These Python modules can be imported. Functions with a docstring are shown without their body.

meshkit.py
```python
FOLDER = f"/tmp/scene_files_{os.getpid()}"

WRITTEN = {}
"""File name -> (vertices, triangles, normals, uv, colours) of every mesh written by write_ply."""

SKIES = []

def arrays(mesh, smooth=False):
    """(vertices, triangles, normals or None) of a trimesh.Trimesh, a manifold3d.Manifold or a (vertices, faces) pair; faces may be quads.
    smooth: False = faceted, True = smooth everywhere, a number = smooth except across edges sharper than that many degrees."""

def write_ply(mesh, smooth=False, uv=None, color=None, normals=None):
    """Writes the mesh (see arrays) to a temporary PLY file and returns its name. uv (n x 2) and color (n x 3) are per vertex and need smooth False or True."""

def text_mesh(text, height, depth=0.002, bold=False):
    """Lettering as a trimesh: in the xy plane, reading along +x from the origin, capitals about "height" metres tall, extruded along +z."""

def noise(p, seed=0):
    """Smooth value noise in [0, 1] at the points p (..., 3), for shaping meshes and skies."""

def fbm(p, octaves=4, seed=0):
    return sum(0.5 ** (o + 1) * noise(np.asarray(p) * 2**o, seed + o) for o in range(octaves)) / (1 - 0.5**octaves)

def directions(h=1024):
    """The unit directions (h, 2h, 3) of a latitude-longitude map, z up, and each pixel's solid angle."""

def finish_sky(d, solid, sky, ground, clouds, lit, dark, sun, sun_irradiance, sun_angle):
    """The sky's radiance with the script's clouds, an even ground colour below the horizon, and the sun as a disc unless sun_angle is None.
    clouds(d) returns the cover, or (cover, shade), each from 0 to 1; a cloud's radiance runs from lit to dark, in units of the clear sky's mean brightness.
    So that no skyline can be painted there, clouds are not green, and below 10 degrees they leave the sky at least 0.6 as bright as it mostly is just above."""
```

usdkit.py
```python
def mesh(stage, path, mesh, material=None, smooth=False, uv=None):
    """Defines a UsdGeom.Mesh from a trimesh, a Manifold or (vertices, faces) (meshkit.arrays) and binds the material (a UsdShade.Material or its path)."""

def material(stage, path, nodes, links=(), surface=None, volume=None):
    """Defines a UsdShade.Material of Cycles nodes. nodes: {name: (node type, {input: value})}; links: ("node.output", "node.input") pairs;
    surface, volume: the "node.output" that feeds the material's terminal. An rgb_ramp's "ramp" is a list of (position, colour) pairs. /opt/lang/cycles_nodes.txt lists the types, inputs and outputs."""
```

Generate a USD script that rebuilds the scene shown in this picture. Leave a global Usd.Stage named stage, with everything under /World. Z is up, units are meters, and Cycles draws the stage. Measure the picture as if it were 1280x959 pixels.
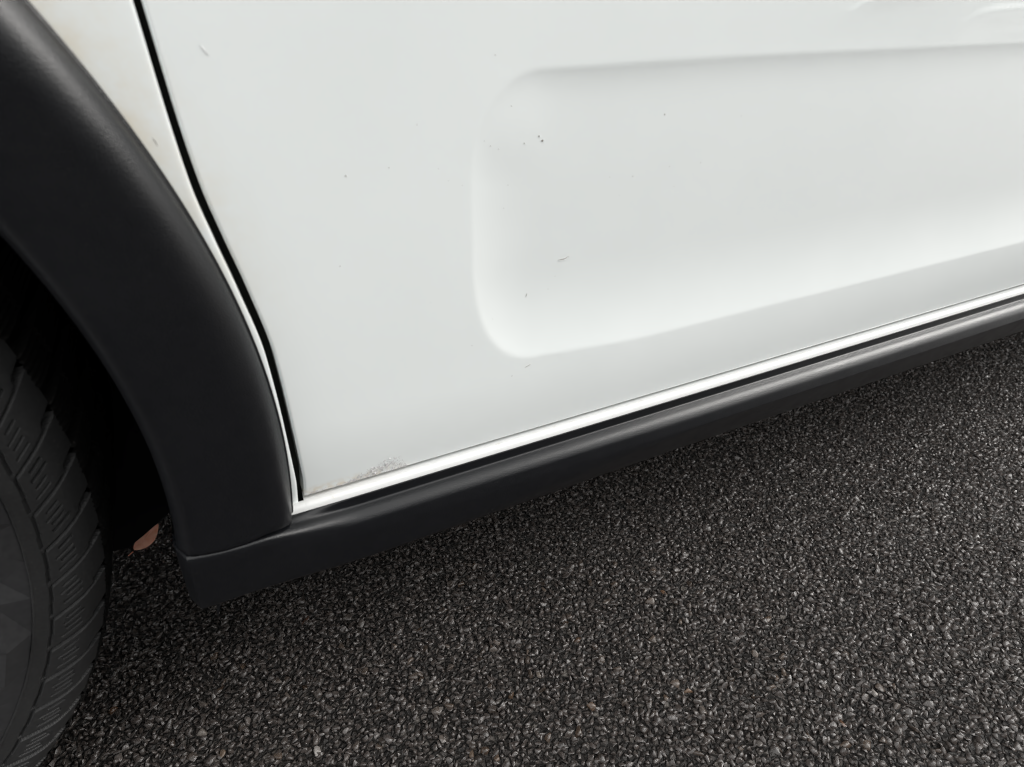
import math, random
import numpy as np, trimesh, usdkit, meshkit
from shapely.geometry import Polygon, Point, box as sbox
from pxr import Usd, UsdGeom, UsdLux, UsdShade, Sdf, Gf, Vt

stage = Usd.Stage.CreateInMemory()
UsdGeom.SetStageUpAxis(stage, UsdGeom.Tokens.z)
UsdGeom.SetStageMetersPerUnit(stage, 1.0)
UsdGeom.Xform.Define(stage, '/World')
rng = np.random.default_rng(7)

# ------------------------------------------------------------------ camera
CAM = np.array([0.0, -0.2911, 0.5231])
M = np.array([[0.894089, -0.447791, 0.00942], [0.232639, 0.482269, 0.844568], [0.382732, 0.752928, -0.535365]])
cam = UsdGeom.Camera.Define(stage, '/World/camera')
cam.CreateHorizontalApertureAttr(36.0); cam.CreateVerticalApertureAttr(36.0 * 767 / 1024)
cam.CreateFocalLengthAttr(22.5)
cam.CreateClippingRangeAttr((0.02, 2000.0))
cam.CreateFStopAttr(10.0); cam.CreateFocusDistanceAttr(0.50)
cam.CreateExposureAttr(0.55)
m4 = Gf.Matrix4d(*M[0], 0, *M[1], 0, *(-M[2]), 0, *CAM, 1)
UsdGeom.Xformable(cam).AddTransformOp().Set(m4)

# ------------------------------------------------------------------ sky and (veiled) sun
SUN = np.array([0.78, -0.33, 0.60]); SUN /= np.linalg.norm(SUN)
SKY_STRENGTH, SUN_INTENSITY = 0.15, 0.40
usdkit.material(stage, '/World/Looks/sky_overcast', {
    'sky': ('sky_texture', {'sky_type': 'single_scattering', 'sun_disc': False, 'sun_elevation': float(math.asin(SUN[2])), 'sun_rotation': float(math.atan2(SUN[0], SUN[1])), 'aerosol_density': 2.0}),
    'tc': ('texture_coordinate', {}),
    'n': ('noise_texture', {'scale': 2.2, 'detail': 5.0, 'roughness': 0.55}),
    'cl': ('rgb_ramp', {'ramp': [(0.25, (6.3, 6.3, 6.25)), (0.5, (8.6, 8.6, 8.5)), (0.8, (11.1, 11.1, 11.0))]}),
    'mx': ('mix', {'fac': 0.94}),
    'bg': ('background_shader', {'strength': SKY_STRENGTH}),
}, [('tc.generated', 'n.vector'), ('n.fac', 'cl.fac'), ('sky.color', 'mx.color1'), ('cl.color', 'mx.color2'), ('mx.color', 'bg.color')], surface='bg.background')
dome = UsdLux.DomeLight.Define(stage, '/World/sky')
dome.CreateIntensityAttr(1.0)
UsdShade.MaterialBindingAPI.Apply(dome.GetPrim()).Bind(UsdShade.Material.Get(stage, '/World/Looks/sky_overcast'))
sun = UsdLux.DistantLight.Define(stage, '/World/sun')
sun.CreateNormalizeAttr(True); sun.CreateIntensityAttr(SUN_INTENSITY); sun.CreateAngleAttr(18.0); sun.CreateColorAttr((1.0, 0.975, 0.94))
zax = Gf.Vec3d(*SUN); xax = Gf.Cross(Gf.Vec3d(0, 0, 1), zax).GetNormalized(); yax = Gf.Cross(zax, xax)
UsdGeom.Xformable(sun).AddTransformOp().Set(Gf.Matrix4d(*xax, 0, *yax, 0, *zax, 0, 0, 0, 8, 1))

# ------------------------------------------------------------------ helpers
taken = {}
def path_of(name, parent):
    base = (parent or '/World') + '/' + name
    k = taken.get(base, 0); taken[base] = k + 1
    return base if k == 0 else f'{base}_{k:03d}'
def say(prim, **kw):
    for k, v in kw.items():
        if v: prim.SetCustomDataByKey(k, v)
def group(name, parent=None, **kw):
    p = path_of(name, parent); x = UsdGeom.Xform.Define(stage, p); say(x.GetPrim(), **kw); return p
def obj(name, mesh, mat, parent=None, smooth=False, **kw):
    p = path_of(name, parent)
    m = usdkit.mesh(stage, p, mesh, '/World/Looks/' + mat, smooth=smooth)
    m.CreateDoubleSidedAttr(True)
    say(m.GetPrim(), **kw); return p
def grid_faces(nu, nv, closed=False):
    i, j = np.meshgrid(np.arange(nu if closed else nu - 1), np.arange(nv - 1), indexing='ij')
    i2 = (i + 1) % nu
    a, b, c, d = i * nv + j, i2 * nv + j, i2 * nv + j + 1, i * nv + j + 1
    return np.stack([a, b, c, d], -1).reshape(-1, 4)
def grid_mesh(P, closed=False, flip=False):
    nu, nv = P.shape[:2]; f = grid_faces(nu, nv, closed)
    if flip: f = f[:, ::-1]
    f = np.vstack([f[:, [0, 1, 2]], f[:, [0, 2, 3]]])
    return trimesh.Trimesh(P.reshape(-1, 3), f, process=False)
def cat(ms): return trimesh.util.concatenate(ms)
def boxm(lo, hi):
    b = trimesh.creation.box(extents=np.subtract(hi, lo)); b.apply_translation((np.array(lo) + hi) / 2); return b
def extrude_y(poly, y0, y1):
    """A polygon in (x, z), extruded from y0 to y1."""
    ms = []
    for g in getattr(poly, 'geoms', [poly]):
        e = trimesh.creation.extrude_polygon(g, y1 - y0, engine='earcut')
        v = e.vertices.copy(); e.vertices = np.stack([v[:, 0], y0 + v[:, 2], v[:, 1]], 1); e.faces = e.faces[:, ::-1]; ms.append(e)
    return cat(ms)
def smoothstep(a, b, x):
    t = np.clip((np.asarray(x, float) - a) / (b - a), 0, 1); return t * t * (3 - 2 * t)
def curve(pts, n, tension=True):
    """Points resampled evenly along a smooth curve through pts."""
    from scipy.interpolate import PchipInterpolator
    p = np.array(pts, float); s = np.concatenate([[0], np.cumsum(np.linalg.norm(np.diff(p, axis=0), axis=1))])
    t = np.linspace(0, s[-1], n)
    return np.stack([PchipInterpolator(s, p[:, k])(t) for k in range(p.shape[1])], 1)

# ------------------------------------------------------------------ materials
L = '/World/Looks/'
PRIN = 'principled_bsdf'
# white car paint: clear coat, faint traffic film, ochre grime by the arch trim and along the lower front corner of the door
usdkit.material(stage, L + 'white_paint', {
    'g': ('geometry', {}), 'sx': ('separate_xyz', {}),
    'n1': ('noise_texture', {'scale': 9.0, 'detail': 4.0}), 'film': ('rgb_ramp', {'ramp': [(0.3, (0.772, 0.806, 0.798)), (0.7, (0.802, 0.832, 0.824))]}),
    # distance from the arch centre
    'rel': ('mapping', {'location': (0.389, 0.0, -0.3256), 'scale': (1.0, 0.0, 1.0)}), 'len': ('vector_math', {'math_type': 'length'}),
    'arch': ('map_range', {'from_min': 0.404, 'from_max': 0.431, 'to_min': 1.0, 'to_max': 0.0, 'clamp': True}),
    'n2': ('noise_texture', {'scale': 60.0, 'detail': 5.0, 'roughness': 0.65}), 'nm2': ('map_range', {'from_min': 0.35, 'from_max': 0.7, 'to_min': 0.0, 'to_max': 0.6, 'clamp': True}),
    'am0': ('math', {'math_type': 'multiply'}), 'az': ('map_range', {'from_min': 0.36, 'from_max': 0.47, 'to_min': 0.0, 'to_max': 1.0, 'clamp': True}), 'am': ('math', {'math_type': 'multiply'}),
    'mx1': ('mix', {'color2': (0.70, 0.62, 0.47)}),
    # lower front corner of the door
    'cz': ('map_range', {'from_min': 0.2735, 'from_max': 0.2815, 'to_min': 1.0, 'to_max': 0.0, 'clamp': True}),
    'cx': ('rgb_ramp', {'ramp': [(0.0, (0, 0, 0)), (0.0175, (0, 0, 0)), (0.019, (1, 1, 1)), (0.055, (1, 1, 1)), (0.085, (0, 0, 0)), (1.0, (0, 0, 0))]}),
    'n3': ('noise_texture', {'scale': 260.0, 'detail': 4.0}), 'nm3': ('map_range', {'from_min': 0.36, 'from_max': 0.66, 'to_min': 0.0, 'to_max': 0.75, 'clamp': True}),
    'cm': ('math', {'math_type': 'multiply'}), 'cm2': ('math', {'math_type': 'multiply'}),
    'mx2': ('mix', {'color2': (0.55, 0.40, 0.20)}),
    'p': (PRIN, {'roughness': 0.38, 'specular_ior_level': 0.35, 'coat_weight': 1.0, 'coat_roughness': 0.07}),
}, [('g.position', 'sx.vector'), ('g.position', 'n1.vector'), ('g.position', 'n2.vector'), ('g.position', 'n3.vector'), ('n1.fac', 'film.fac'),
    ('g.position', 'rel.vector'), ('rel.vector', 'len.vector1'), ('len.value', 'arch.value'), ('n2.fac', 'nm2.value'), ('arch.result', 'am0.value1'), ('nm2.result', 'am0.value2'), ('am0.value', 'am.value1'), ('az.result', 'am.value2'), ('sx.z', 'az.value'),
    ('film.color', 'mx1.color1'), ('am.value', 'mx1.fac'),
    ('sx.z', 'cz.value'), ('sx.x', 'cx.fac'), ('n3.fac', 'nm3.value'), ('cz.result', 'cm.value1'), ('cx.color', 'cm.value2'), ('cm.value', 'cm2.value1'), ('nm3.result', 'cm2.value2'),
    ('mx1.color', 'mx2.color1'), ('cm2.value', 'mx2.fac'), ('mx2.color', 'p.base_color')], surface='p.BSDF')
usdkit.material(stage, L + 'sill_paint_dimmed', {  # door white toned down to offset strong light on the ledge, with brownish specks
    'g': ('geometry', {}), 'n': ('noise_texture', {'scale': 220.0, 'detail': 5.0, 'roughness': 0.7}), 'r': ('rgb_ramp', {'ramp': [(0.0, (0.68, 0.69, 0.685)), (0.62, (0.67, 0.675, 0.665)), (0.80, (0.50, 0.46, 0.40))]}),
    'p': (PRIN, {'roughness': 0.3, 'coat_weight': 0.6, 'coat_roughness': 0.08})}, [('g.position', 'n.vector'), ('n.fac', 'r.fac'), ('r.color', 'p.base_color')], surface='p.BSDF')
usdkit.material(stage, L + 'flaking_paint', {
    'g': ('geometry', {}), 'r': ('rgb_ramp', {'ramp': [(0.0, (0.52, 0.51, 0.51)), (0.04, (0.80, 0.79, 0.80)), (0.09, (0.95, 0.95, 0.96)), (0.4, (0.88, 0.88, 0.88)), (0.95, (0.90, 0.90, 0.89)), (1.0, (0.6, 0.53, 0.40))]}),
    'p': (PRIN, {'roughness': 0.3, 'coat_weight': 0.5})}, [('g.random_per_island', 'r.fac'), ('r.color', 'p.base_color')], surface='p.BSDF')
usdkit.material(stage, L + 'dirt', {'p': (PRIN, {'base_color': (0.20, 0.18, 0.16), 'roughness': 0.8})}, surface='p.BSDF')
usdkit.material(stage, L + 'pale_speck', {'p': (PRIN, {'base_color': (0.88, 0.89, 0.88), 'roughness': 0.15, 'coat_weight': 1.0})}, surface='p.BSDF')
# unpainted black plastic: fine grain, patches of dust and polish
usdkit.material(stage, L + 'black_plastic', {
    'g': ('geometry', {}), 'fine': ('noise_texture', {'scale': 1300.0, 'detail': 4.0, 'roughness': 0.65}), 'b': ('bump', {'strength': 0.40, 'distance': 0.0004}),
    'big': ('noise_texture', {'scale': 14.0, 'detail': 6.0, 'roughness': 0.65}), 'rr': ('map_range', {'from_min': 0.3, 'from_max': 0.7, 'to_min': 0.24, 'to_max': 0.34}),
    'sp': ('noise_texture', {'scale': 900.0, 'detail': 3.0, 'roughness': 0.7}), 'dust': ('rgb_ramp', {'ramp': [(0.0, (0.0016, 0.0018, 0.0024)), (0.60, (0.0021, 0.0023, 0.0030)), (0.67, (0.0040, 0.0041, 0.0046)), (0.74, (0.016, 0.0155, 0.015))]}),
    'p': (PRIN, {'specular_ior_level': 0.46})},
    [('g.position', 'fine.vector'), ('g.position', 'big.vector'), ('g.position', 'sp.vector'), ('fine.fac', 'b.height'), ('b.normal', 'p.normal'), ('big.fac', 'rr.value'), ('rr.result', 'p.roughness'), ('sp.fac', 'dust.fac'), ('dust.color', 'p.base_color')], surface='p.BSDF')
usdkit.material(stage, L + 'black_liner', {'p': (PRIN, {'base_color': (0.006, 0.006, 0.007), 'roughness': 0.9, 'specular_ior_level': 0.1})}, surface='p.BSDF')
usdkit.material(stage, L + 'seal_rubber', {'p': (PRIN, {'base_color': (0.014, 0.016, 0.013), 'roughness': 0.7, 'specular_ior_level': 0.3})}, surface='p.BSDF')
usdkit.material(stage, L + 'tyre_rubber', {
    'g': ('geometry', {}), 'n': ('noise_texture', {'scale': 500.0, 'detail': 5.0, 'roughness': 0.7}), 'r': ('rgb_ramp', {'ramp': [(0.3, (0.015, 0.015, 0.0155)), (0.62, (0.023, 0.023, 0.023)), (0.78, (0.055, 0.052, 0.048))]}),
    'b': ('bump', {'strength': 0.25, 'distance': 0.0006}), 'p': (PRIN, {'roughness': 0.5, 'specular_ior_level': 0.3})},
    [('g.position', 'n.vector'), ('n.fac', 'r.fac'), ('r.color', 'p.base_color'), ('n.fac', 'b.height'), ('b.normal', 'p.normal')], surface='p.BSDF')
usdkit.material(stage, L + 'tread_rubber_shaded', {  # rubber darkened so the wheel well's shade is put into its colour
    'g': ('geometry', {}), 'n': ('noise_texture', {'scale': 420.0, 'detail': 6.0, 'roughness': 0.75}), 'r': ('rgb_ramp', {'ramp': [(0.3, (0.004, 0.004, 0.004)), (0.58, (0.009, 0.0085, 0.008)), (0.74, (0.06, 0.056, 0.05))]}),
    'b': ('bump', {'strength': 0.8, 'distance': 0.0015}), 'p': (PRIN, {'roughness': 0.85, 'specular_ior_level': 0.10})},
    [('g.position', 'n.vector'), ('n.fac', 'r.fac'), ('r.color', 'p.base_color'), ('n.fac', 'b.height'), ('b.normal', 'p.normal')], surface='p.BSDF')
usdkit.material(stage, L + 'sidewall_rubber', {
    'g': ('geometry', {}), 'mp': ('mapping', {'rotation': (0.0, 0.35, 0.0)}), 'w': ('wave_texture', {'wave_type': 'bands', 'bands_direction': 'z', 'scale': 210.0, 'distortion': 0.0, 'detail': 0.0}),
    'th': ('math', {'math_type': 'greater_than', 'value2': 0.55}), 'h': ('math', {'math_type': 'multiply'}),
    'b': ('bump', {'strength': 0.7, 'distance': 0.0008}), 'n': ('noise_texture', {'scale': 300.0, 'detail': 4.0}), 'r': ('rgb_ramp', {'ramp': [(0.3, (0.018, 0.018, 0.019)), (0.7, (0.028, 0.028, 0.029))]}),
    'p': (PRIN, {'roughness': 0.38, 'specular_ior_level': 0.40})},
    [('g.position', 'mp.vector'), ('mp.vector', 'w.vector'), ('g.random_per_island', 'th.value1'), ('th.value', 'h.value1'), ('w.fac', 'h.value2'), ('h.value', 'b.height'), ('b.normal', 'p.normal'),
     ('g.position', 'n.vector'), ('n.fac', 'r.fac'), ('r.color', 'p.base_color')], surface='p.BSDF')
usdkit.material(stage, L + 'rim_metal', {'p': (PRIN, {'base_color': (0.35, 0.36, 0.37), 'metallic': 0.9, 'roughness': 0.35})}, surface='p.BSDF')
usdkit.material(stage, L + 'window_glass', {'p': (PRIN, {'base_color': (0.01, 0.012, 0.013), 'roughness': 0.05})}, surface='p.BSDF')
# asphalt: the binder sheet, the chippings set in it
usdkit.material(stage, L + 'asphalt_binder', {
    'g': ('geometry', {}), 'v': ('voronoi_texture', {'scale': 190.0}), 'e': ('voronoi_texture', {'scale': 190.0, 'feature': 'distance_to_edge'}),
    'es': ('map_range', {'from_min': 0.0, 'from_max': 0.25, 'to_min': 0.0, 'to_max': 1.0, 'clamp': True}),
    'n': ('noise_texture', {'scale': 350.0, 'detail': 4.0}), 'sep': ('separate_color', {}),
    'r': ('rgb_ramp', {'ramp': [(0.0, (0.010, 0.0085, 0.0075)), (0.6, (0.030, 0.025, 0.022)), (0.9, (0.055, 0.047, 0.041)), (1.0, (0.10, 0.09, 0.08))]}),
    'mx': ('mix', {'color1': (0.0095, 0.0082, 0.0072)}), 'add': ('math', {'math_type': 'add'}),
    'b': ('bump', {'strength': 0.9, 'distance': 0.0045}), 'p': (PRIN, {'roughness': 0.50, 'specular_ior_level': 0.45})},
    [('g.position', 'v.vector'), ('g.position', 'e.vector'), ('g.position', 'n.vector'), ('v.color', 'sep.color'), ('sep.r', 'r.fac'), ('e.distance', 'es.value'), ('es.result', 'mx.fac'), ('r.color', 'mx.color2'), ('mx.color', 'p.base_color'),
     ('es.result', 'add.value1'), ('n.fac', 'add.value2'), ('add.value', 'b.height'), ('b.normal', 'p.normal')], surface='p.BSDF')
def chip_material(name, rand):
    usdkit.material(stage, L + name, {
        'g': ('geometry', {}), 'o': ('object_info', {}), 'wn': ('white_noise_texture', {'dimensions': '1D'}), 's': ('separate_color', {}),
        'r': ('rgb_ramp', {'ramp': [(0.0, (0.016, 0.0130, 0.0112)), (0.45, (0.035, 0.0286, 0.0247)), (0.80, (0.058, 0.0480, 0.0418)), (0.97, (0.088, 0.076, 0.068)), (0.992, (0.14, 0.126, 0.113)), (1.0, (0.24, 0.22, 0.20))]}),
        't': ('rgb_ramp', {'ramp': [(0.0, (0.95, 0.97, 1.03)), (0.35, (1.0, 1.0, 1.0)), (0.8, (1.10, 0.99, 0.88)), (0.97, (1.22, 0.98, 0.76)), (0.993, (1.45, 0.96, 0.62)), (1.0, (1.9, 0.85, 0.5))]}),
        'mul': ('mix', {'mix_type': 'multiply', 'fac': 1.0}),
        'n': ('noise_texture', {'scale': 700.0, 'detail': 4.0, 'roughness': 0.7}), 'nr': ('map_range', {'from_min': 0.3, 'from_max': 0.75, 'to_min': 0.72, 'to_max': 1.3}), 'mul2': ('mix', {'mix_type': 'multiply', 'fac': 1.0}), 'cc': ('combine_color', {}),
        'b': ('bump', {'strength': 0.6, 'distance': 0.0008}), 'rr': ('map_range', {'from_min': 0.0, 'from_max': 1.0, 'to_min': 0.10, 'to_max': 0.34}),
        'p': (PRIN, {'specular_ior_level': 0.72})},
        [(rand, 'wn.w'), ('wn.color', 's.color'), ('s.r', 'r.fac'), ('s.g', 't.fac'), ('r.color', 'mul.color1'), ('t.color', 'mul.color2'), ('g.position', 'n.vector'), ('n.fac', 'nr.value'), ('nr.result', 'cc.r'), ('nr.result', 'cc.g'), ('nr.result', 'cc.b'),
         ('mul.color', 'mul2.color1'), ('cc.color', 'mul2.color2'), ('mul2.color', 'p.base_color'), ('n.fac', 'b.height'), ('b.normal', 'p.normal'), ('s.b', 'rr.value'), ('rr.result', 'p.roughness')], surface='p.BSDF')
chip_material('stone_chip', 'o.random')
chip_material('stone_chip_bed', 'g.random_per_island')
usdkit.material(stage, L + 'dry_leaf', {
    'g': ('geometry', {}), 'n': ('noise_texture', {'scale': 160.0, 'detail': 4.0}), 'r': ('rgb_ramp', {'ramp': [(0.3, (0.88, 0.40, 0.25)), (0.7, (0.94, 0.58, 0.44))]}),
    'p': (PRIN, {'roughness': 0.6}), 't': ('translucent_bsdf', {}), 'm': ('mix_closure', {'fac': 0.25})},
    [('g.position', 'n.vector'), ('n.fac', 'r.fac'), ('r.color', 'p.base_color'), ('r.color', 't.color'), ('p.BSDF', 'm.closure1'), ('t.BSDF', 'm.closure2')], surface='m.closure')

# ------------------------------------------------------------------ the ground
say(dome.GetPrim(), kind='structure')
ROAD = group('road', kind='structure')
def sheet(size):
    s = size
    return (np.array([[-s, -s, 0], [s, -s, 0], [s, s, 0], [-s, s, 0]], float), np.array([[0, 1, 2, 3]]))
obj('asphalt', sheet(400.0), 'asphalt_binder', ROAD)
def chip(seed):
    r = np.random.default_rng(seed)
    n = r.integers(9, 14)
    v = r.normal(size=(n, 3)); v /= np.linalg.norm(v, axis=1, keepdims=True)
    v *= r.uniform(0.8, 1.05, (n, 1)) * np.array([1.0, r.uniform(0.62, 0.9), r.uniform(0.5, 0.75)])
    h = trimesh.convex.convex_hull(v)
    return np.array(h.vertices), np.array(h.faces)
CHIPS = [chip(100 + i) for i in range(24)]
X0, X1, Y0, Y1, D = -0.72, 1.98, -0.68, 0.60, 0.0053
gx, gy = np.meshgrid(np.arange(X0, X1, D), np.arange(Y0, Y1, D * 0.9), indexing='ij')
gx = gx + (np.arange(gx.shape[1])[None] % 2) * D / 2
P = np.stack([gx.ravel(), gy.ravel()], 1); P += rng.uniform(-0.42, 0.42, P.shape) * D
N = len(P)
RAD = np.clip(np.exp(rng.normal(math.log(0.0032), 0.30, N)), 0.0016, 0.0056)
P = np.column_stack([P, rng.normal(-0.0001, 0.0007, N) - 0.40 * (RAD - 0.0032)])
QV = rng.normal(size=(N, 4)) * np.array([1, 0.45, 0.45, 1.0]); QV /= np.linalg.norm(QV, axis=1, keepdims=True)   # mostly turned about z, tipped a little
w, x, y, z = QV.T
ROT = np.stack([1 - 2 * (y * y + z * z), 2 * (x * y - z * w), 2 * (x * z + y * w), 2 * (x * y + z * w), 1 - 2 * (x * x + z * z), 2 * (y * z - x * w), 2 * (x * z - y * w), 2 * (y * z + x * w), 1 - 2 * (x * x + y * y)], 1).reshape(-1, 3, 3)
KIND = rng.integers(0, len(CHIPS), N)
# the 300 chippings that show largest (near, big and in front of the car) are single pieces
rel = (P - CAM) @ M.T
px, py = rel[:, 0] / rel[:, 2] * 0.8 / 0.5, rel[:, 1] / rel[:, 2]
seen = (rel[:, 2] > 0) & (np.abs(rel[:, 0] / rel[:, 2]) < 0.79) & (rel[:, 1] / rel[:, 2] > -0.59) & (P[:, 1] < 0.16) & (P[:, 0] > -0.17)
rank = np.where(seen, RAD / np.linalg.norm(P - CAM, axis=1), 0)
single = np.zeros(N, bool); single[np.argsort(-rank)[:300]] = True
def placed(i):
    v, f = CHIPS[KIND[i]]
    return (v * RAD[i] * 1.15) @ ROT[i].T + P[i], f
for i in np.nonzero(single)[0]:
    obj('stone', placed(i), 'stone_chip', ROAD, smooth=True)
vs, fs, base = [], [], 0
for k, (v, f) in enumerate(CHIPS):
    ids = np.nonzero((KIND == k) & ~single)[0]
    V = np.einsum('nij,vj->nvi', ROT[ids], v) * RAD[ids, None, None] * 1.15 + P[ids, None]
    F = f[None] + (np.arange(len(ids)) * len(v))[:, None, None] + base
    vs.append(V.reshape(-1, 3)); fs.append(F.reshape(-1, 3)); base += len(ids) * len(v)
obj('chippings', (np.vstack(vs), np.vstack(fs)), 'stone_chip_bed', ROAD, smooth=True, kind='stuff')

# ------------------------------------------------------------------ the car
CAR = group('car', label='white car with black plastic wheel arch and sill trim, parked on dark asphalt', category='car')
AC, AR = np.array([-0.3889, 0.3256]), 0.4038          # front arch: centre (x, z) and outer radius of its trim
gapR = np.array([(0.255, 0.0160), (0.2729, 0.0185), (0.2891, 0.0200), (0.325, 0.0198), (0.3657, 0.0188), (0.4037, 0.0135), (0.4275, 0.0089), (0.4504, 0.0050), (0.4758, 0.0028), (0.5154, 0.0010), (0.60, -0.0035), (0.75, -0.012), (0.95, -0.024)])
gapL = np.array([(0.255, 0.0136), (0.2729, 0.0152), (0.2904, 0.0163), (0.325, 0.0163), (0.3665, 0.0152), (0.4044, 0.0097), (0.428, 0.0053), (0.4509, 0.0016), (0.476, -0.0002), (0.5154, -0.0018), (0.60, -0.0062), (0.75, -0.0147), (0.95, -0.0267)])
from scipy.interpolate import PchipInterpolator
xdoor, xfen = PchipInterpolator(*gapR.T), PchipInterpolator(*gapL.T)
DZ0, DZ1, DX1 = 0.2738, 0.93, 1.03

def body_y(z):
    """The side's gentle barrel shape: tucks in towards the sill and towards the windows."""
    z = np.asarray(z, float)
    return 0.055 * np.clip(z - 0.50, 0, None) ** 2 + 1.5 * np.clip(0.322 - z, 0, None) ** 2
def edge_round(d, r=0.0016):
    d = np.clip(d, 0, r); return r - np.sqrt(np.maximum(r * r - (r - d) ** 2, 0))
def pocket(x, z):
    """The long pressed-in panel of the door: a crisp outer edge that runs into the hollow."""
    x0, x1, z0, z1 = 0.1245, 0.96, 0.3257, 0.4885
    z1 = z1 - 0.0016 * smoothstep(0.30, 0.12, x)
    z0 = z0 + 0.0065 * smoothstep(0.25, 0.135, x)
    k = 2.15
    a = [np.clip(1 - q / w, 0, 2) for q, w in ((x - x0, 0.038), (x1 - x, 0.05), (z - z0, 0.060), (z1 - z, 0.052))]
    h = (a[0] ** k + a[1] ** k + a[2] ** k + a[3] ** k) ** (1 / k)
    p = 2.3 + 4.0 * smoothstep(0.425, 0.478, z)
    f = 1 - np.clip(h, 0, 1) ** p
    soft = 1 - 0.70 * np.exp(-((x - 0.139) ** 2 + (z - 0.466) ** 2) / 0.026 ** 2)       # the upper front corner fades into the door
    depth = 0.0020 + 0.0034 * smoothstep(0.48, 0.345, z)
    return depth * f * soft
def crease(x, z, pts, amp, wd):
    """A small raised pressing along a line, tapering at its start."""
    p = curve(pts, 60); out = np.zeros_like(x)
    sel = (x > p[:, 0].min() - 0.02) & (x < p[:, 0].max() + 0.02) & (z > p[:, 1].min() - 0.02) & (z < p[:, 1].max() + 0.02)
    q = np.stack([x[sel], z[sel]], 1); dd = np.linalg.norm(q[:, None] - p[None], axis=2); j = dd.argmin(1)
    taper = (np.clip(j / 12.0, 0, 1) * 0.75 + 0.25) * np.clip((59 - j) / 25.0, 0, 1)
    side = np.sign(q[:, 1] - p[j, 1])
    dist = dd.min(1) * side
    out[sel] = amp * taper * np.where(dist > 0, np.exp(-(dist / (wd * 0.45)) ** 2), np.exp(-(dist / (wd * 2.5)) ** 2)) * np.where(dd.min(1) < 0.015, 1, 0)
    return out

# front door
S = np.concatenate([[0, 0.0002, 0.0005, 0.0009, 0.0013, 0.0017, 0.0024, 0.0035], np.arange(0.005, 0.76, 0.0015), np.arange(0.762, 1.0, 0.008), [1.0]])
Zs = np.concatenate([[0, 0.0002, 0.0005, 0.0009, 0.0013, 0.0017, 0.0024], np.arange(0.0035, 0.29, 0.0015), np.arange(0.292, 0.65, 0.008), [DZ1 - DZ0]]) + DZ0
X = np.stack([xdoor(zz) + S * (DX1 - xdoor(zz)) for zz in Zs], 1); Z = np.broadcast_to(Zs, X.shape)
Yd = body_y(Z) + pocket(X, Z)
Yd -= crease(X, Z, [(0.3657, 0.5105), (0.372, 0.5135), (0.385, 0.5165), (0.42, 0.520), (0.47, 0.5215)], 0.0009, 0.003)
Yd -= crease(X, Z, [(0.4735, 0.5030), (0.480, 0.5058), (0.495, 0.5085), (0.53, 0.5100), (0.60, 0.5105)], 0.0006, 0.0035)
Yd += 0.00045 * (meshkit.fbm(np.stack([X * 6, Z * 8, 0 * X], -1), 2, 3) - 0.5)
Yd += np.maximum(edge_round(X - xdoor(Zs)[None]), edge_round(Z - DZ0))
Pd = np.stack([X, Yd, Z], -1)
back = Pd.copy(); 
door = [grid_mesh(Pd)]
def skirt(line, dy=0.013):
    l2 = line.copy(); l2[:, 1] += dy; return grid_mesh(np.stack([line, l2], 1))
for ln in (Pd[0], Pd[-1], Pd[:, 0], Pd[:, -1]): door.append(skirt(ln))
DOOR = obj('door', cat(door), 'white_paint', CAR, smooth=40)
def on_door(x, z):
    x, z = np.atleast_1d(np.asarray(x, float)), np.atleast_1d(np.asarray(z, float))
    return body_y(z) + pocket(x, z)
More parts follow.
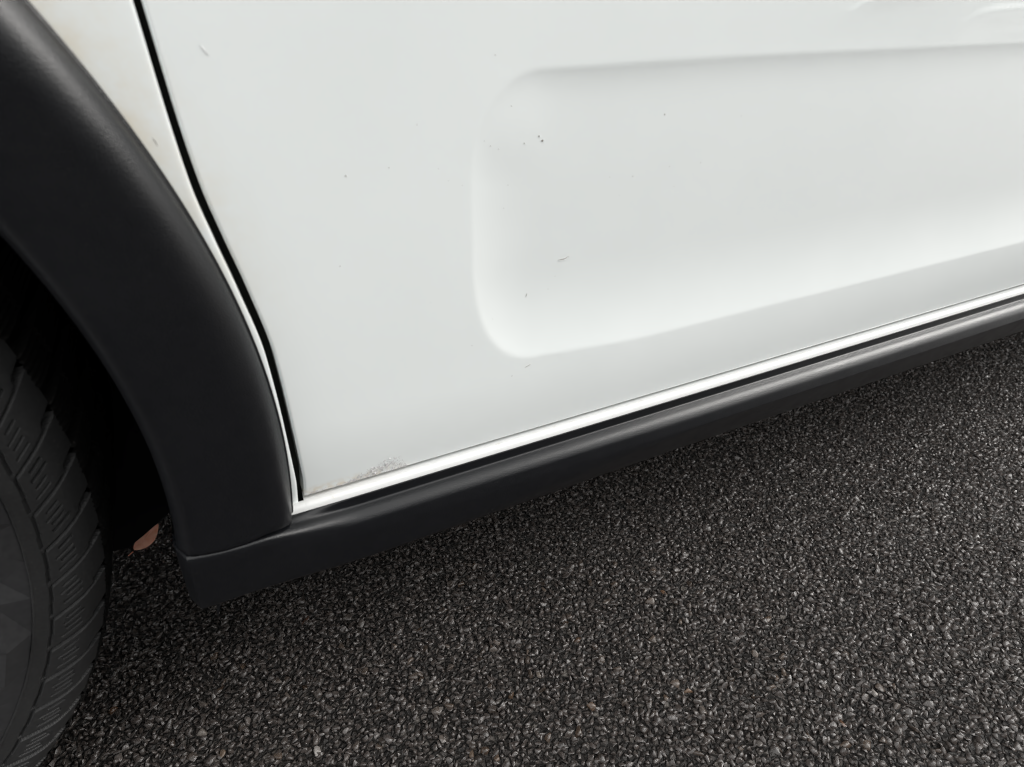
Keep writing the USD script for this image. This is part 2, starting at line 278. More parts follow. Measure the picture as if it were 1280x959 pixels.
# dirt specks and little scratches
specks = [(0.1624,0.4568),(0.1644,0.4544),(0.1540,0.4541),(0.1463,0.4718),(0.2397,0.4616),(0.2956,0.4570),(0.3517,0.4568),(0.2080,0.4316),(0.2157,0.4207),(0.2486,0.4330),(0.2543,0.4211),(0.1454,0.4344),(0.1198,0.4377),(0.1128,0.4408),(0.0987,0.4671),(0.1079,0.4469),(0.1774,0.3784),(0.0997,0.3796),(0.3793,0.3939),(0.1377,0.4937),(0.0641,0.4482),(0.0840,0.4497),(0.0322,0.4053),(0.0560,0.4071),(0.0623,0.2934),(0.1320,0.4571),(0.1353,0.4546),(0.1396,0.4527),(0.1432,0.4229),(0.1730,0.3713),(0.1360,0.3615),(0.1225,0.3484),(0.1479,0.3215),(0.2713,0.4330),(0.2236,0.4303)]
big = {0: 0.00042, 1: 0.00060, 2: 0.00036, 4: 0.00036, 20: 0.00036, 23: 0.0003}
ms, pale = [], []
for i, (sx, sz) in enumerate(specks):
    r = big.get(i, float(rng.uniform(0.00014, 0.00026)))
    s = trimesh.creation.icosphere(1, r); s.vertices *= (1, 0.35, float(rng.uniform(0.6, 1.0)))
    s.apply_translation((sx, float(on_door(sx, sz)[0]), sz)); ms.append(s)
    if i % 2 == 0:
        c = s.copy(); c.vertices = (c.vertices - c.vertices.mean(0)) * 0.9 + c.vertices.mean(0) + (0.0005, 0, -0.0003); pale.append(c)
def sliver(p, wd, th=0.00016):
    p = curve(p, 12); y = on_door(p[:, 0], p[:, 1]); d = np.gradient(p, axis=0); n = np.stack([-d[:, 1], d[:, 0]], 1); n /= np.linalg.norm(n, axis=1, keepdims=True)
    tt = np.sin(np.linspace(0.05, math.pi - 0.05, 12))[:, None] * wd / 2
    a, b = p + n * tt, p - n * tt
    return grid_mesh(np.stack([np.column_stack([a[:, 0], y + 0.0002, a[:, 1]]), np.column_stack([p[:, 0], y - th, p[:, 1]]), np.column_stack([b[:, 0], y + 0.0002, b[:, 1]])], 1))
ms += [sliver([(0.1789, 0.3882), (0.1825, 0.3880), (0.1857, 0.3892)], 0.0006), sliver([(0.1565, 0.3252), (0.1603, 0.3263)], 0.0005), sliver([(0.1585, 0.3690), (0.1592, 0.3712)], 0.0004)]
pale += [sliver([(0.0166, 0.5010), (0.0187, 0.4976)], 0.00060, 0.00014), sliver([(0.1788, 0.3876), (0.1825, 0.3874), (0.1850, 0.3884)], 0.0005)]
obj('dirt_specks', cat(ms), 'dirt', DOOR, kind='stuff')
obj('paint_nibs', cat(pale), 'pale_speck', DOOR, smooth=True, kind='stuff')
# blistered, flaking paint above the door's bottom edge
ms = []
up = PchipInterpolator([0.020, 0.030, 0.040, 0.048, 0.054, 0.062, 0.070, 0.075, 0.079], [0.0012, 0.0024, 0.0015, 0.0034, 0.0068, 0.0092, 0.0110, 0.0098, 0.0010])
while len(ms) < 620:
    bx, q = float(rng.uniform(0.020, 0.079)), float(rng.random())
    if bx < 0.043 and rng.random() > 0.22: continue
    bz = DZ0 + 0.0004 + q * float(up(bx))
    if q > 0.75 and rng.random() < 0.55: continue
    r = float(np.exp(rng.normal(math.log(0.00034), 0.35)))
    s = trimesh.creation.icosphere(0, r); s.vertices += rng.normal(0, r * 0.30, s.vertices.shape); s.vertices *= (float(rng.uniform(0.8, 1.9)), 0.26, 1)
    s.apply_transform(trimesh.transformations.euler_matrix(*rng.normal(0, 0.35, 3)))
    s.apply_translation((bx, float(body_y(bz)) + float(edge_round(bz - DZ0)) + float(rng.uniform(-0.00008, 0.00004)), bz)); ms.append(s)
obj('flaking_paint', cat(ms), 'flaking_paint', DOOR, kind='stuff', label='blistered flaking paint patch at the lower front corner of the door')

# front wing: right-hand block between arch and door gap, block above, block ahead of the wheel
def arch_x(z, r, sgn=1): return AC[0] + sgn * np.sqrt(np.maximum(r * r - (z - AC[1]) ** 2, 0))
RI = 0.372
ZA = np.concatenate([np.linspace(0.262, 0.6975, 260)])
U = 1 - np.concatenate([np.linspace(1, 0.02, 40), [0.012, 0.0075, 0.0045, 0.0025, 0.001, 0]])
xa = arch_x(ZA, RI); xg = xfen(ZA)
X = xa[None] + U[:, None] * (xg - xa)[None]; Z = np.broadcast_to(ZA, X.shape)
Y = body_y(Z) * 1.0 + edge_round(xg[None] - X, 0.0014)
Pf = np.stack([X, Y, Z], -1); wing = [grid_mesh(Pf), skirt(Pf[-1])]
ZU = np.concatenate([[0.6975], np.linspace(0.71, 0.93, 24)]); xg = xfen(ZU)
X = np.stack([-1.12 + (xg + 1.12) * t for t in np.concatenate([np.linspace(0, 0.985, 60), [0.99, 0.995, 0.998, 0.999, 1.0]])]); Z = np.broadcast_to(ZU, X.shape)
Pf = np.stack([X, body_y(Z) + edge_round(xg[None] - X, 0.0014), Z], -1); wing += [grid_mesh(Pf), skirt(Pf[-1])]
ZB = np.linspace(0.30, 0.6975, 60); xb = arch_x(ZB, RI, -1)
X = np.stack([-1.12 + (xb + 1.12) * t for t in np.linspace(0, 1, 12)]); Z = np.broadcast_to(ZB, X.shape)
wing.append(grid_mesh(np.stack([X, body_y(Z), Z], -1)))
WING = obj('front_wing', cat(wing), 'white_paint', CAR, smooth=40)
obj('dirt_mark', sliver([(-0.0076, 0.4703), (-0.0069, 0.4688), (-0.0064, 0.4668)], 0.0011, 0.0001), 'dirt', WING)

# painted sill: the bright ledge below the door
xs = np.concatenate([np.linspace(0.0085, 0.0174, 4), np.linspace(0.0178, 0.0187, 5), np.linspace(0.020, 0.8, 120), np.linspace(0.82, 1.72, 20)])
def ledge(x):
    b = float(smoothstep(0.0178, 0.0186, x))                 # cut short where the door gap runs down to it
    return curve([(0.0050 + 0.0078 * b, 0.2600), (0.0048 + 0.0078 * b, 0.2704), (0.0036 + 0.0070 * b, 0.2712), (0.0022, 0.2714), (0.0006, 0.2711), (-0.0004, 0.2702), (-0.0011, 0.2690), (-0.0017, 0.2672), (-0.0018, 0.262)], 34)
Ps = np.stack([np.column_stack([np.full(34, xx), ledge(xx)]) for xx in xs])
obj('sill', grid_mesh(Ps, flip=True), 'sill_paint_dimmed', CAR, smooth=60)

# black plastic sill trim: its section turns from an upright face at the wheel to a rolled shoulder further back
secL = [(-0.0004, 0.2676), (-0.0022, 0.2680), (-0.0060, 0.2690), (-0.0100, 0.2695), (-0.0148, 0.2699), (-0.0170, 0.2692), (-0.0176, 0.2665), (-0.0172, 0.2600), (-0.0165, 0.2450), (-0.0155, 0.2345), (-0.0140, 0.2325), (0.05, 0.2325)]
secM = [(-0.0004, 0.2676), (-0.0022, 0.2677), (-0.0024, 0.2656), (-0.0028, 0.2618), (-0.0042, 0.2613), (-0.0075, 0.2606), (-0.0105, 0.2585), (-0.0125, 0.2550), (-0.0135, 0.2480), (-0.0128, 0.2300), (-0.0115, 0.2262), (0.05, 0.2262)]
secB = [(-0.0004, 0.2676), (-0.0022, 0.2677), (-0.0024, 0.2656), (-0.0028, 0.2618), (-0.0042, 0.2613), (-0.0072, 0.2604), (-0.0103, 0.2580), (-0.0130, 0.2545), (-0.0154, 0.2482), (-0.0149, 0.2468), (-0.0012, 0.2135), (0.05, 0.2125)]
def section(x):
    t, q = float(smoothstep(0.05, 0.34, x)), float(smoothstep(-0.022, 0.050, x))
    a = (np.array(secM) * (1 - t) + np.array(secB) * t) * q + np.array(secL) * (1 - q)
    dense = [a[0]]
    for i in range(len(a) - 1): dense += [a[i] + (a[i + 1] - a[i]) * u for u in (0.25, 0.5, 0.75, 1.0)]
    d = np.array(dense)
    d[2:26, 1] += (1 - q) * float(np.interp(x, [-0.05, -0.0435, -0.030, -0.018, -0.004, 0.012], [0.0062, 0.0056, 0.0022, 0.0010, 0.0018, 0.0])) * np.linspace(1, 0.6, 24)
    for it in range(4):
        n = 44 if it == 0 else 27
        d[1:n] = 0.25 * d[:n - 1] + 0.5 * d[1:n] + 0.25 * d[2:n + 1]
    return d
xs = np.concatenate([np.linspace(-0.0435, 0.8, 220), np.linspace(0.81, 1.70, 40)])
Pt = np.stack([np.column_stack([np.full(45, xx), section(xx)]) for xx in xs])
# the front end: a bevel that turns into the wheel well, cut a little back towards the bottom
ends = []
for dx, dy in ((-0.0062, 0.05), (-0.0058, 0.0125), (-0.0050, 0.0098), (-0.0028, 0.0048), (-0.0006, 0.0004)):
    e = Pt[0].copy(); e[:, 0] += dx; e[:, 1] = np.maximum(e[:, 1], e[:, 1] + dy); ends.append(e)
Pt = np.concatenate([np.stack(ends), Pt])
Pt[:, :, 0] += np.where(Pt[:, :, 0] < 0.0, -0.05 * np.clip(0.270 - Pt[:, :, 2], 0, None) * np.clip(-Pt[:, :, 0] / 0.04, 0, 1), 0)
obj('sill_trim', grid_mesh(Pt, flip=True), 'black_plastic', CAR, smooth=50)

# black wheel-arch trim
def arch_trim(c, lo, hi, n=220):
    sh = [(0.4040, 0.0030), (0.4039, -0.0007), (0.4036, -0.0011), (0.4030, -0.0012), (0.4027, -0.0016)]
    for a in np.linspace(0.12, math.pi / 2, 12): sh.append((0.3850 + 0.0176 * math.cos(a), -0.0022 - 0.0138 * math.sin(a)))
    sh += [(0.378, -0.0163), (0.368, -0.0166), (0.358, -0.0167), (0.3530, -0.0166), (0.3508, -0.0160), (0.3492, -0.0148), (0.3458, -0.0105), (0.3450, -0.006), (0.3446, 0.000), (0.3440, 0.03)]
    sh = np.array(sh); th = np.linspace(lo, hi, n)
    G = np.stack([np.column_stack([c[0] + sh[:, 0] * math.cos(t), sh[:, 1], c[1] + sh[:, 0] * math.sin(t)]) for t in th])
    return G
lo = -0.21
G = arch_trim(AC, lo, math.pi + 0.1)
# its lower end is cut level where it meets the sill trim
n_low = G[:, :, 2] < 0.32
for j in range(G.shape[1]):
    r = math.hypot(G[0, j, 0] - AC[0], G[0, j, 2] - AC[1])
    zc = float(np.interp(r, [0.343, 0.350, 0.360, 0.370, 0.380, 0.388, 0.397, 0.404], [0.2762, 0.2745, 0.2716, 0.2704, 0.2714, 0.2728, 0.2705, 0.2664]))
    a0 = math.asin((zc - AC[1]) / r)
    th = np.linspace(0, 1, len(G)) ** 1.15 * (math.pi + 0.1 - a0) + a0
    G[:, j, 0] = AC[0] + r * np.cos(th); G[:, j, 2] = AC[1] + r * np.sin(th)
cap = G[0].copy(); cap[:, 1] += 0.010; cap[:, 2] += 0.002
c1 = G[0].copy(); c1[:, 2] -= 0.0007; c1[:, 1] += 0.0012
G2 = np.concatenate([cap[None], c1[None], G])
obj('wheel_arch_trim', grid_mesh(G2), 'black_plastic', CAR, smooth=50)

# hidden structure behind the panels: seals, wheel wells, floor
def body_side(inset=0.0):
    return Polygon([(-1.10, 0.30), (-1.10, 0.72), (-0.95, 0.86), (-0.15, 0.93), (2.55, 0.95), (2.66, 0.80), (2.68, 0.32), (2.45, 0.235), (-0.95, 0.235)])
RC = np.array([2.15, 0.3256])
wells = Point(*AC).buffer(0.385, 48).union(Point(*RC).buffer(0.385, 48))
inner = body_side().difference(wells)
floor = body_side()
obj('inner_body', cat([extrude_y(inner, 0.016, 0.32), extrude_y(floor, 0.32, 1.40), extrude_y(inner, 1.40, 1.70)]), 'seal_rubber', CAR)
def liner(c):
    th = np.linspace(-0.35, math.pi + 0.35, 80)
    return cat([grid_mesh(np.stack([np.column_stack([c[0] + 0.368 * np.cos(th), np.full(80, yy), c[1] + 0.368 * np.sin(th)]) for yy in (0.006, 0.31)]))])
LIN = obj('wheel_arch_liner', liner(AC), 'black_liner', CAR, smooth=60)
obj('splash_shield', extrude_y(Polygon([(-0.75, 0.45), (-0.75, 0.085), (-0.23, 0.083), (-0.170, 0.0795), (-0.146, 0.0775), (-0.1264, 0.0745), (-0.1105, 0.0840), (-0.0967, 0.0933), (-0.084, 0.102), (-0.05, 0.13), (0.02, 0.16), (0.02, 0.45)]), 0.240, 0.244), 'black_liner', CAR)
obj('wheel_arch_liner', liner(RC), 'black_liner', CAR, smooth=60)

# wheel: shoulder blocks with sipes, faceted sidewall, tread
WC = np.array([-0.4014, 0.320])
NB = 78
def wheel(c, y_in, fine, flip=False):
    W = group('wheel', CAR)
    yo = lambda y: (1.69 - y) if flip else y
    if fine:
        th = np.concatenate([np.arange(-1.45, 0.62, 0.0012), np.linspace(0.62, 2 * math.pi - 1.45, 420)[1:-1]])
    else: th = np.linspace(0, 2 * math.pi, 312, endpoint=False)
    ph = np.mod(th * NB / (2 * math.pi), 1.0)
    rr = np.concatenate([np.arange(0.2895, 0.3165, 0.00055), [0.3172, 0.3180, 0.3188, 0.3194, 0.3199, 0.3203, 0.3206]])
    R, T = np.meshgrid(rr, th); PH = np.mod(T * NB / (2 * math.pi) - (R - 0.296) * 42.0, 1.0); IDX = np.floor(T * NB / (2 * math.pi) - (R - 0.296) * 42.0)
    base = 0.0155 + 0.35 * (R - 0.29) ** 1 * 0.10 + 0.010 * np.clip((R - 0.305) / 0.0156, 0, 1) ** 2.6
    groove = lambda d, wd: np.exp(-(d / wd) ** 4)
    inblk = (R > 0.2968)
    step = np.where(inblk, 0.0012 * (PH - 0.5) * (0.5 + np.mod(np.sin(IDX * 3.7) * 437.58, 1.0)), 0)                                             # each shoulder block is tilted against the next
    lat = 0.0012 * groove((np.minimum(PH, 1 - PH)) / 1.0, 0.035) * inblk
    circ = 0.0018 * groove(R - 0.2962 - 0.0004 * (PH > 0.5), 0.0008) * np.where(PH > 0.12, 1, 0.4)
    sip = 0
    if fine:
        for k, p0 in enumerate((0.24, 0.42, 0.60, 0.78)):
            r0, r1 = 0.3005 + 0.0012 * (k % 2), 0.3115 - 0.0010 * (k % 2)
            hsh = np.mod(np.sin(IDX * 12.9898 + k * 78.233) * 43758.5453, 1.0)             # worn unevenly: depth, length and place vary from block to block
            sip = sip + (0.0006 + 0.0009 * hsh) * groove(PH - p0 - 0.05 * (hsh - 0.5), 0.022 + 0.012 * hsh) * ((R > r0 + 0.002 * hsh) & (R < r1 - 0.003 * (1 - hsh)))
    Yw = base - step * 0.9 + lat + circ + sip
    notch = np.clip((R - 0.3150) / 0.0056, 0, 1)
    Rm = R - notch * 0.0062 * (groove(PH - 0.05, 0.09))
    Pw = np.stack([c[0] + Rm * np.cos(T), yo(Yw + y_in), c[1] + Rm * np.sin(T)], -1)
    obj('tyre_shoulder', grid_mesh(Pw, closed=True, flip=not flip), 'tyre_rubber', W, smooth=35)
    # tread: blocks across the running surface
    ys = np.array([0.0295, 0.0305, 0.032, 0.036, 0.042, 0.050, 0.060, 0.0601, 0.066, 0.0661, 0.12, 0.1201, 0.127, 0.1271, 0.185, 0.20, 0.212])
    rt = np.array([0.3206, 0.3212, 0.3217, 0.3222, 0.3226, 0.3228, 0.3229, 0.315, 0.315, 0.3229, 0.3230, 0.315, 0.315, 0.3228, 0.3215, 0.318, 0.309])
    tt = th if fine else th
    Yt, Tt = np.meshgrid(ys, tt); PT = np.mod(Tt * NB / (2 * math.pi) - 0.38, 1.0)
    Rt = rt[None] - 0.0048 * groove(np.minimum(PT, 1 - PT) - 0.05, 0.09) * (rt[None] > 0.317) - np.where(ys[None] < 0.0296, 0.0, 0.0)
    Rt = Rt + 0.0005 * np.sin(Tt * 611) * (rt[None] > 0.317)
    obj('tread', grid_mesh(np.stack([c[0] + Rt * np.cos(Tt), yo(Yt + y_in - 0.004), c[1] + Rt * np.sin(Tt)], -1), closed=True, flip=not flip), 'tread_rubber_shaded', W, smooth=30)
    # sidewall: a smooth rib, then triangular facets
    rib = curve([(0.2898, 0.0160), (0.2893, 0.0154), (0.2886, 0.0154), (0.2880, 0.0160), (0.2878, 0.018)], 9)
    t2 = np.linspace(0, 2 * math.pi, 360, endpoint=False)
    obj('sidewall_rib', grid_mesh(np.stack([np.column_stack([c[0] + rib[:, 0] * math.cos(t), yo(rib[:, 1] + y_in), c[1] + rib[:, 0] * math.sin(t)]) for t in t2]), closed=True, flip=not flip), 'tyre_rubber', W, smooth=60)
    rows = np.array([0.2880, 0.276, 0.258, 0.238, 0.220, 0.206]); yb = np.array([0.0165, 0.0135, 0.0110, 0.0120, 0.018, 0.026])
    n = 72; r2 = np.random.default_rng(11); tri = []
    pts = np.zeros((len(rows), n, 3))
    for i, (ri, yi) in enumerate(zip(rows, yb)):
        tq = (np.arange(n) + 0.5 * (i % 2) + (r2.uniform(-0.33, 0.33, n) if 0 < i < 5 else 0) + 0.28 * i) * 2 * math.pi / n
        rj = ri + (r2.uniform(-0.0055, 0.0055, n) if 0 < i < 5 else 0); yj = yi + (r2.uniform(-0.0080, 0.0080, n) if 0 < i < 5 else 0)
        pts[i] = np.column_stack([c[0] + rj * np.cos(tq), yo(yj + y_in + 0 * tq), c[1] + rj * np.sin(tq)])
    for i in range(len(rows) - 1):
        for j in range(n):
            a, b, d, e = pts[i, j], pts[i, (j + 1) % n], pts[i + 1, j], pts[i + 1, (j + 1) % n]
            tri += [[a, d, b], [b, d, e]] if i % 2 == 0 else [[a, d, e], [a, e, b]]
    tri = np.array(tri)
    if flip: tri = tri[:, ::-1]
    obj('sidewall', trimesh.Trimesh(tri.reshape(-1, 3), np.arange(len(tri) * 3).reshape(-1, 3), process=False), 'sidewall_rubber', W)
    rim = curve([(0.207, 0.027), (0.203, 0.022), (0.199, 0.024), (0.194, 0.040), (0.186, 0.075), (0.184, 0.13)], 30)
    dish = curve([(0.185, 0.075), (0.10, 0.082), (0.001, 0.082)], 12)
    for nm, pf, mt in (('rim', rim, 'rim_metal'), ('brake_dish', dish, 'black_liner')):
        obj(nm, grid_mesh(np.stack([np.column_stack([c[0] + pf[:, 0] * math.cos(t), yo(pf[:, 1] + y_in), c[1] + pf[:, 0] * math.sin(t)]) for t in t2]), closed=True, flip=not flip), mt, W, smooth=40)
    for k in range(7):
        tk = 0.35 + k * 2 * math.pi / 7; rs = np.linspace(0.045, 0.192, 14)
        ring = []
        for rr_, u_ in zip(rs, np.linspace(0, 1, 14)):
            wd, y0 = 0.020 + 0.012 * (1 - u_) ** 2 + 0.004 * u_ ** 3, 0.034 - 0.004 * u_ + 0.010 * u_ ** 4
            ring.append([(rr_, a_ * wd, y0 + b_) for a_, b_ in ((-1.1, 0.030), (-1.0, 0.006), (-0.8, 0.0015), (0, 0.0), (0.8, 0.0015), (1.0, 0.006), (1.1, 0.030))])
        q = np.array(ring); cs, sn = math.cos(tk), math.sin(tk)
        obj('spoke', grid_mesh(np.stack([c[0] + q[..., 0] * cs - q[..., 1] * sn, yo(q[..., 2] + y_in), c[1] + q[..., 0] * sn + q[..., 1] * cs], -1), flip=not flip), 'rim_metal', W, smooth=40)
    hub = curve([(0.058, 0.060), (0.056, 0.038), (0.050, 0.032), (0.030, 0.029), (0.001, 0.028)], 16)
    obj('hub_cap', grid_mesh(np.stack([np.column_stack([c[0] + hub[:, 0] * math.cos(t), yo(hub[:, 1] + y_in), c[1] + hub[:, 0] * math.sin(t)]) for t in t2[::4]]), closed=True, flip=not flip), 'rim_metal', W, smooth=40)
    inb = curve([(0.309, 0.208), (0.28, 0.216), (0.21, 0.212), (0.2, 0.19), (0.18, 0.15), (0.001, 0.15)], 20)
    obj('inner_wall', grid_mesh(np.stack([np.column_stack([c[0] + inb[:, 0] * math.cos(t), yo(inb[:, 1] + y_in), c[1] + inb[:, 0] * math.sin(t)]) for t in t2[::3]]), closed=True), 'tyre_rubber', W, smooth=40)
wheel(WC, 0.004, True)
wheel(RC - (0, 0.0056), 0.004, False)
wheel(WC, 0.004, False, flip=True)
wheel(RC - (0, 0.0056), 0.004, False, flip=True)

# the rest of the car beyond the frame: rear door, rear wing, bonnet, roof, windows, far side
def panel(x0, x1, z0, z1, hole=None):
    xs, zs = np.linspace(x0, x1, 60), np.linspace(z0, z1, 60)
    X, Z = np.meshgrid(xs, zs, indexing='ij')
    g = grid_mesh(np.stack([X, body_y(Z) + pocket_rear(X, Z), Z], -1))
    if hole is not None:
        cen = g.triangles_center; keep = np.hypot(cen[:, 0] - hole[0], cen[:, 2] - hole[1]) > 0.375
        g = trimesh.Trimesh(g.vertices, g.faces[keep], process=False)
    return g
def pocket_rear(X, Z): return 0.005 * smoothstep(1.10, 1.13, X) * smoothstep(1.66, 1.60, X) * smoothstep(0.326, 0.35, Z) * smoothstep(0.488, 0.478, Z)
obj('rear_door', panel(1.0345, 1.755, DZ0, 0.93, RC), 'white_paint', CAR, smooth=40)
obj('rear_wing', panel(1.7590, 2.66, 0.30, 0.93, RC), 'white_paint', CAR, smooth=40)
obj('wheel_arch_trim', grid_mesh(arch_trim(RC, -0.17, math.pi + 0.12)), 'black_plastic', CAR, smooth=50)
obj('rear_bumper', extrude_y(Polygon([(2.56, 0.24), (2.70, 0.34), (2.70, 0.60), (2.665, 0.62), (2.665, 0.35), (2.56, 0.26)]), 0.03, 1.66), 'black_plastic', CAR)
obj('front_bumper', extrude_y(Polygon([(-1.02, 0.22), (-1.22, 0.30), (-1.24, 0.60), (-1.121, 0.62), (-1.121, 0.32), (-1.0, 0.24)]), 0.03, 1.66), 'black_plastic', CAR)
obj('bonnet', extrude_y(Polygon([(-1.12, 0.70), (-1.10, 0.80), (-0.92, 0.92), (-0.25, 1.00), (-0.10, 1.00), (-0.10, 0.935), (-0.95, 0.87)]), 0.035, 1.66), 'white_paint', CAR)
cab = Polygon([(-0.14, 0.96), (0.62, 1.44), (1.0, 1.52), (2.2, 1.50), (2.55, 1.30), (2.64, 0.955)])
obj('cabin', extrude_y(cab, 0.10, 1.59), 'white_paint', CAR)
win = Polygon([(0.06, 0.985), (0.66, 1.385), (0.98, 1.45), (2.15, 1.43), (2.40, 1.28), (2.46, 0.985)])
for a, b in ((-1, 0.995), (1.045, 1.78), (1.83, 3)):
    obj('side_window', extrude_y(win.intersection(sbox(a, 0, b, 3)), 0.094, 0.0985), 'window_glass', CAR)
obj('windscreen', (np.array([(-0.12, 0.16, 0.99), (-0.12, 1.53, 0.99), (0.585, 1.48, 1.43), (0.585, 0.21, 1.43)]) + (-0.008, 0, 0.008), np.array([[0, 1, 2, 3]])), 'window_glass', CAR)
obj('far_side', extrude_y(body_side().difference(wells), 1.701, 1.715), 'white_paint', CAR)

# ------------------------------------------------------------------ the fallen leaf by the wheel
def leaf():
    n, k = 26, 11
    t = np.linspace(0, 1, n); s = np.linspace(-1, 1, k)
    Tm, Sm = np.meshgrid(t, s, indexing='ij')
    half = 0.0088 * np.sin(math.pi * np.clip(Tm, 0.0, 1)) ** 0.75 * (1.08 - 0.35 * Tm)
    x = (Tm - 0.5) * 0.037; yv = Sm * half
    zz = 0.0035 * np.sin(math.pi * Tm) * 0.4 - 0.42 * np.abs(yv) - 0.006 * (Tm - 0.5) ** 2 * 4 * -0.3
    top = np.stack([x, yv, zz], -1); bot = top - (0, 0, 0.0004)
    m = cat([grid_mesh(top), grid_mesh(bot, flip=True)])
    st = trimesh.creation.cylinder(0.0005, segment=[(-0.020, 0, 0.0005), (-0.026, 0.001, 0.0)], sections=6)
    return cat([m, st])
lf = leaf()
lf.apply_transform(trimesh.transformations.euler_matrix(math.radians(14), math.radians(-4), math.radians(48)))
lf.apply_translation((-0.1272, 0.3268, 0.0035 - lf.vertices[:, 2].min()))
obj('fallen_leaf', lf, 'dry_leaf', None, smooth=40, label='small curled pinkish-orange dry leaf lying on the asphalt behind the tyre', category='leaf')

# ------------------------------------------------------------------ added unseen figure crouching behind the camera, shades the road and the plastic
import manifold3d as m3
for nm, col, ro in (('jacket_cloth', (0.022, 0.024, 0.030), 0.9), ('trouser_cloth', (0.028, 0.030, 0.036), 0.9), ('skin', (0.50, 0.33, 0.25), 0.5), ('hair', (0.03, 0.022, 0.016), 0.6), ('shoe_leather', (0.03, 0.03, 0.03), 0.5), ('eye', (0.05, 0.04, 0.035), 0.2), ('lip', (0.42, 0.20, 0.17), 0.45)):
    usdkit.material(stage, L + nm, {'g': ('geometry', {}), 'n': ('noise_texture', {'scale': 60.0, 'detail': 4.0}), 'r': ('rgb_ramp', {'ramp': [(0.3, tuple(0.85 * c for c in col)), (0.7, tuple(1.15 * c for c in col))]}), 'p': (PRIN, {'roughness': ro})},
                    [('g.position', 'n.vector'), ('n.fac', 'r.fac'), ('r.color', 'p.base_color')], surface='p.BSDF')
def ball(c, r):
    s = m3.Manifold.sphere(1.0, 20)
    r = np.broadcast_to(np.array(r, float), 3)
    return s.scale(tuple(r)).translate(tuple(map(float, c)))
def bones(chains, grow=0.0):
    parts = []
    for ch in chains:
        for (a, ra), (b, rb) in zip(ch[:-1], ch[1:]):
            parts.append(m3.Manifold.batch_hull([ball(a, np.add(ra, grow)), ball(b, np.add(rb, grow))]))
    return m3.Manifold.batch_boolean(parts, m3.OpType.Add)
def soften(man, edge, it=8):
    m = man.refine_to_length(edge).to_mesh()
    t = trimesh.Trimesh(m.vert_properties[:, :3], m.tri_verts, process=True)
    trimesh.smoothing.filter_taubin(t, iterations=it); return t
PO = np.array([-0.36, -0.90, 0.0])
def J(x, y, z): return PO + (x, y, z)
PER = group('person', label='added unseen figure in a dark jacket and trousers crouching beside the car with hands on knees', category='person')
torso = [(J(0, -0.17, 0.36), (0.155, 0.12, 0.12)), (J(0, -0.10, 0.52), (0.135, 0.10, 0.12)), (J(0, 0.00, 0.68), (0.155, 0.105, 0.13)), (J(0, 0.06, 0.80), (0.145, 0.085, 0.09))]
neck = [(J(0, 0.06, 0.80), (0.10, 0.07, 0.07)), (J(0, 0.10, 0.92), (0.056, 0.058, 0.05)), (J(0, 0.13, 0.99), (0.056, 0.06, 0.05))]
head = [(J(0, 0.155, 1.01), (0.058, 0.075, 0.06)), (J(0, 0.150, 1.085), (0.075, 0.095, 0.085))]
def limb(s):
    leg = [(J(s * 0.10, -0.16, 0.35), 0.095), (J(s * 0.16, 0.17, 0.50), 0.060), (J(s * 0.155, -0.02, 0.09), 0.040)]
    foot = [(J(s * 0.155, -0.05, 0.05), 0.040), (J(s * 0.165, 0.10, 0.035), (0.045, 0.05, 0.030)), (J(s * 0.17, 0.17, 0.030), (0.040, 0.04, 0.024))]
    arm = [(J(s * 0.17, 0.05, 0.80), 0.058), (J(s * 0.27, 0.02, 0.56), 0.042), (J(s * 0.185, 0.165, 0.575), 0.029)]
    palm = [(J(s * 0.185, 0.165, 0.575), 0.026), (J(s * 0.175, 0.215, 0.585), (0.036, 0.026, 0.015))]
    fing = []
    for k, (dx, ln) in enumerate(((-0.028, 0.066), (-0.010, 0.076), (0.009, 0.072), (0.026, 0.056))):
        b0 = J(s * (0.175 + dx), 0.225, 0.583)
        fing.append([(b0, 0.0095), (b0 + (0, ln * 0.5, -0.012), 0.0088), (b0 + (0, ln * 0.80, -0.038), 0.0082), (b0 + (0, ln * 0.86, -0.062), 0.0070)])
    b0 = J(s * 0.155, 0.195, 0.582)
    fing.append([(b0, 0.012), (b0 + (-s * 0.032, 0.022, -0.008), 0.0105), (b0 + (-s * 0.045, 0.048, -0.022), 0.0090)])
    return leg, foot, arm, palm, fing
LA = [limb(-1), limb(1)]
face = [ball(J(0, 0.250, 1.050), (0.012, 0.020, 0.020)), ball(J(0, 0.240, 1.072), (0.009, 0.012, 0.026)), ball(J(-0.078, 0.145, 1.055), (0.010, 0.022, 0.032)), ball(J(0.078, 0.145, 1.055), (0.010, 0.022, 0.032)), ball(J(0, 0.215, 0.985), (0.028, 0.022, 0.020))]
body = bones([torso, neck, head] + [c for l in LA for c in (l[0], l[1], l[2], l[3])]) + m3.Manifold.batch_boolean(face, m3.OpType.Add) + bones([f for l in LA for f in l[4]])
obj('body', soften(body, 0.008, 5), 'skin', PER, smooth=True)
obj('jacket', soften(bones([torso] + [[(J(0, 0.06, 0.80), (0.12, 0.08, 0.08)), (J(0, 0.085, 0.885), (0.066, 0.066, 0.035))]] + [l[2] for l in LA] + [[(J(0, 0.05, 0.80), (0.12, 0.07, 0.06)), l[2][0]] for l in LA], 0.013), 0.02, 6), 'jacket_cloth', PER, smooth=True)
obj('trousers', soften(bones([[(J(0, -0.17, 0.36), (0.155, 0.12, 0.12)), (J(0, -0.13, 0.45), (0.14, 0.11, 0.10))]] + [l[0] for l in LA] + [[(J(0, -0.17, 0.36), (0.14, 0.11, 0.11)), l[0][0]] for l in LA], 0.014), 0.02, 6), 'trouser_cloth', PER, smooth=True)
